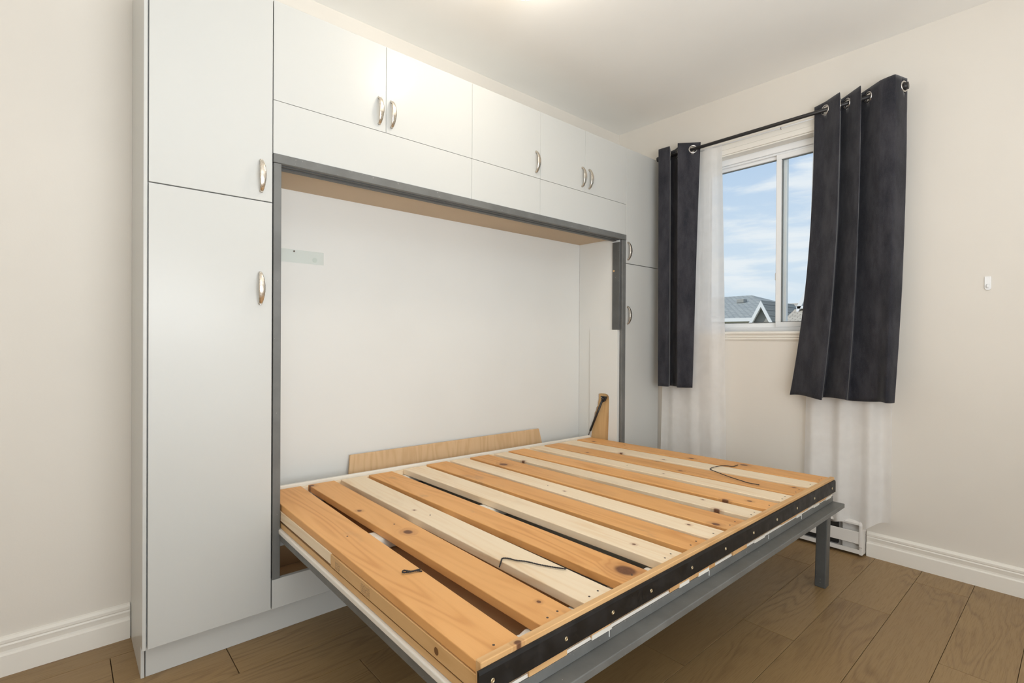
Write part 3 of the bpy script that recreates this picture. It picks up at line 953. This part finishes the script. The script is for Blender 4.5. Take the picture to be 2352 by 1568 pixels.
# legs (slight lean)
for lx in (1.828, .085):
    MB().hexa([(lx, -1.121, 0), (lx + .044, -1.121, 0), (lx + .044, -1.080, 0), (lx, -1.080, 0)], [(lx + .014, -1.123, .3215), (lx + .058, -1.123, .3215), (lx + .058, -1.082, .3215), (lx + .014, -1.082, .3215)]).build('leg', M_grey_shaded, bed, .003, 2)
# padded crossbars
def crossbar(y0, y1, x0, x1, z0, z1, seed):
    n, k = 150, 12
    vs, fs = [], []
    for i in range(n):
        u = x0 + (x1 - x0) * i / (n - 1)
        for q in range(k):
            a_ = 2 * math.pi * q / k
            ca, sa = math.cos(a_), math.sin(a_)
            yy = (y0 + y1) / 2 + (y1 - y0) / 2 * math.copysign(abs(ca) ** .6, ca)
            zz = (z0 + z1) / 2 + (z1 - z0) / 2 * math.copysign(abs(sa) ** .6, sa)
            p = Vector((u, yy, zz))
            w = mnoise.noise(p * 28 + Vector((seed, 0, 0))) * .007 + mnoise.noise(p * 80) * .003
            zz = min(zz + w, .4155)
            vs.append((u, yy + w, max(zz, .378)))
    for i in range(n - 1):
        for q in range(k):
            q2 = (q + 1) % k
            fs.append((i * k + q, i * k + q2, (i + 1) * k + q2, (i + 1) * k + q))
    fs += [tuple(range(k)), tuple((n - 1) * k + q for q in range(k - 1, -1, -1))]
    MB().add(vs, fs, True).build('padded_crossbar', M_cloth, bed, 0, 1, warp)
crossbar(-.435, -.355, .06, 1.90, .380, .418, 0.0)
crossbar(-1.102, -1.045, .06, 1.90, .380, .414, 5.0)
crossbar(.135, .184, .06, 1.90, .380, .418, 9.0)

# ------------------------------------------------------------------ black cords left on the slats
def cord(pts, label, z0=.4415, dip=None):
    P = [Vector((p[0], p[1], z0 if len(p) < 3 else p[2])) for p in pts]
    P = [Vector(warp(p)) for p in P]
    S = catmull(P, len(P) * 14)
    mb = MB()
    for ph in (0, math.pi):
        q = []
        L = 0.0
        for i, p in enumerate(S):
            if i: L += (p - S[i - 1]).length
            d = (S[min(i + 1, len(S) - 1)] - S[max(i - 1, 0)]).normalized()
            s = d.cross(Vector((0, 0, 1)))
            s = s.normalized() if s.length > 1e-4 else Vector((1, 0, 0))
            t = d.cross(s)
            a_ = L * 700 + ph
            q.append(p + (s * math.cos(a_) + t * math.sin(a_)) * .0009 + Vector((0, 0, .0024)))
        mb.tube(q, .0013, 6)
    o = mb.build('cord', M_black)
    o.location = (0, 0, 0)
    return tag(o, label, 'cord', 'black cords on the bed')
cord([(.141, -.738, .438), (.128, -.733), (.112, -.728), (.100, -.723), (.0985, -.716), (.106, -.713), (.116, -.727), (.13, -.731), (.1405, -.732)], 'short looped black cord at the edge of the nearest slat')
cord([(.322, -.822, .425), (.330, -.820, .437), (.338, -.816), (.350, -.826), (.358, -.848), (.374, -.871), (.388, -.907), (.404, -.938), (.421, -.966)], 'black twisted cord lying along the nearest pale slat')
cord([(1.844, -.748), (1.800, -.746), (1.781, -.712), (1.726, -.695), (1.674, -.699), (1.654, -.723), (1.629, -.77), (1.609, -.809), (1.590, -.856), (1.579, -.89), (1.57, -.915), (1.573, -.959)], 'long bent black cord lying across the slats at the window end')
cord([(.120, -.93, .3745), (.150, -.935, .3745), (.185, -.925, .3745), (.21, -.93, .3745)], 'short black cord end down in the gap after the nearest slat')

# ================================================================== OUTSIDE THE WINDOW
struct(MB().box(3.5, 90, -40, 70, -3.3, -3.2).build('yard_ground', M_yard))
ha = thing('house', (32, 14, -3.2), 'grey roofed neighbouring house with a white gable seen through the left pane', 'house', 'houses outside the window')
MB().box(28.6, 42.6, 9.2, 23.0, -3.2, 2.20).build('wall', M_cream, ha)
rf = MB()
e = [(28.0, 8.7, 2.26), (28.0, 23.6, 2.26), (44.0, 23.6, 2.26), (44.0, 8.7, 2.26)]
rg = [(36.0, 14.0, 4.24), (36.0, 18.3, 4.24)]
eb = [(p[0], p[1], 2.16) for p in e]
rf.add(e + rg + eb, [(0, 1, 5, 4), (1, 2, 5), (2, 3, 4, 5), (3, 0, 4), (6, 7, 1, 0), (7, 8, 2, 1), (8, 9, 3, 2), (9, 6, 0, 3), (9, 8, 7, 6)])
rfo = rf.build('roof', M_slate, ha)
MB().box(33.0, 33.5, 13.2, 13.7, 3.52, 3.78).build('roof_vent', M_gshade, rfo, .03, 1)
MB().box(27.85, 28.0, 10.2, 23.6, 2.10, 2.30).build('gutter', M_bwhite, ha)
# gable wing
gx, ap, fl_, fr2 = 26.5, (9.42, 3.10), (10.03, 1.95), (8.79, 1.88)
MB().prism([(fr2[0] + .12, -3.2), (fl_[0] - .12, -3.2), (fl_[0] - .12, 1.98), (fr2[0] + .12, 1.95)], 'x', gx + .15, 30.0).build('wing_wall', M_cream, ha)
MB().prism([(fl_[0] - .13, 2.0), (ap[0], ap[1] - .12), (fr2[0] + .13, 2.0)], 'x', gx + .35, 30.0).build('gable_wall', M_gshade, ha)
def strip(p, q, w, x0, x1):
    d = Vector((q[0] - p[0], q[1] - p[1])).normalized()
    h = w / max(0.2, abs(d.x))                 # plumb cuts so that both boards meet at the apex
    return [(p[0], p[1]), (q[0], q[1]), (q[0], q[1] - h), (p[0], p[1] - h)]
for ft in (fl_, fr2):
    MB().prism(strip(ft, ap, .15, 0, 0), 'x', gx, gx + .16).build('barge_board', M_bwhite, ha)
    MB().prism(strip((ft[0], ft[1] + .03), (ap[0], ap[1] + .03), .06, 0, 0), 'x', gx + .05, 31.0).build('wing_roof', M_slate, ha)
hb = thing('house', (50, 15, -3.2), 'distant neighbouring house with a low beige shingle roof', 'house', 'houses outside the window')
MB().box(46.6, 60, 5, 28, -3.2, 2.3).build('wall', M_cream, hb)
MB().add([(46, 4, 2.3), (46, 29, 2.3), (51.5, 29, 4.60), (51.5, 4, 4.60), (61, 4, 2.3), (61, 29, 2.3)], [(0, 1, 2, 3), (3, 2, 5, 4), (0, 3, 4), (1, 5, 2), (0, 4, 5, 1)]).build('roof', M_beigeroof, hb)
hc = thing('house', (26, 5.6, -3.2), 'neighbouring house with a tall white trimmed gable partly hidden by the wide curtain', 'house', 'houses outside the window')
MB().prism([(4.4, 2.55), (5.6, 5.05), (6.75, 2.55)], 'x', 24.3, 30).build('gable_wall', M_gshade, hc)
MB().box(24.4, 30, 4.5, 6.65, -3.2, 2.55).build('wall', M_cream, hc)
for ft in ((6.83, 2.53), (4.37, 2.53)):
    MB().prism(strip(ft, (5.6, 5.10), .16, 0, 0), 'x', 24.0, 24.3).build('barge_board', M_bwhite, hc)
    MB().prism(strip((ft[0], ft[1] + .05), (5.6, 5.15), .07, 0, 0), 'x', 24.1, 30.5).build('roof', M_beigeroof, hc)
MB().box(24.0, 24.3, 4.4, 6.80, 2.46, 2.58).build('eave_trim', M_bwhite, hc)
MB().prism([(24.3, 2.46), (22.6, 1.75), (22.6, 1.68), (24.3, 2.38)], 'y', 4.2, 7.0).build('porch_roof', M_beigeroof, hc)
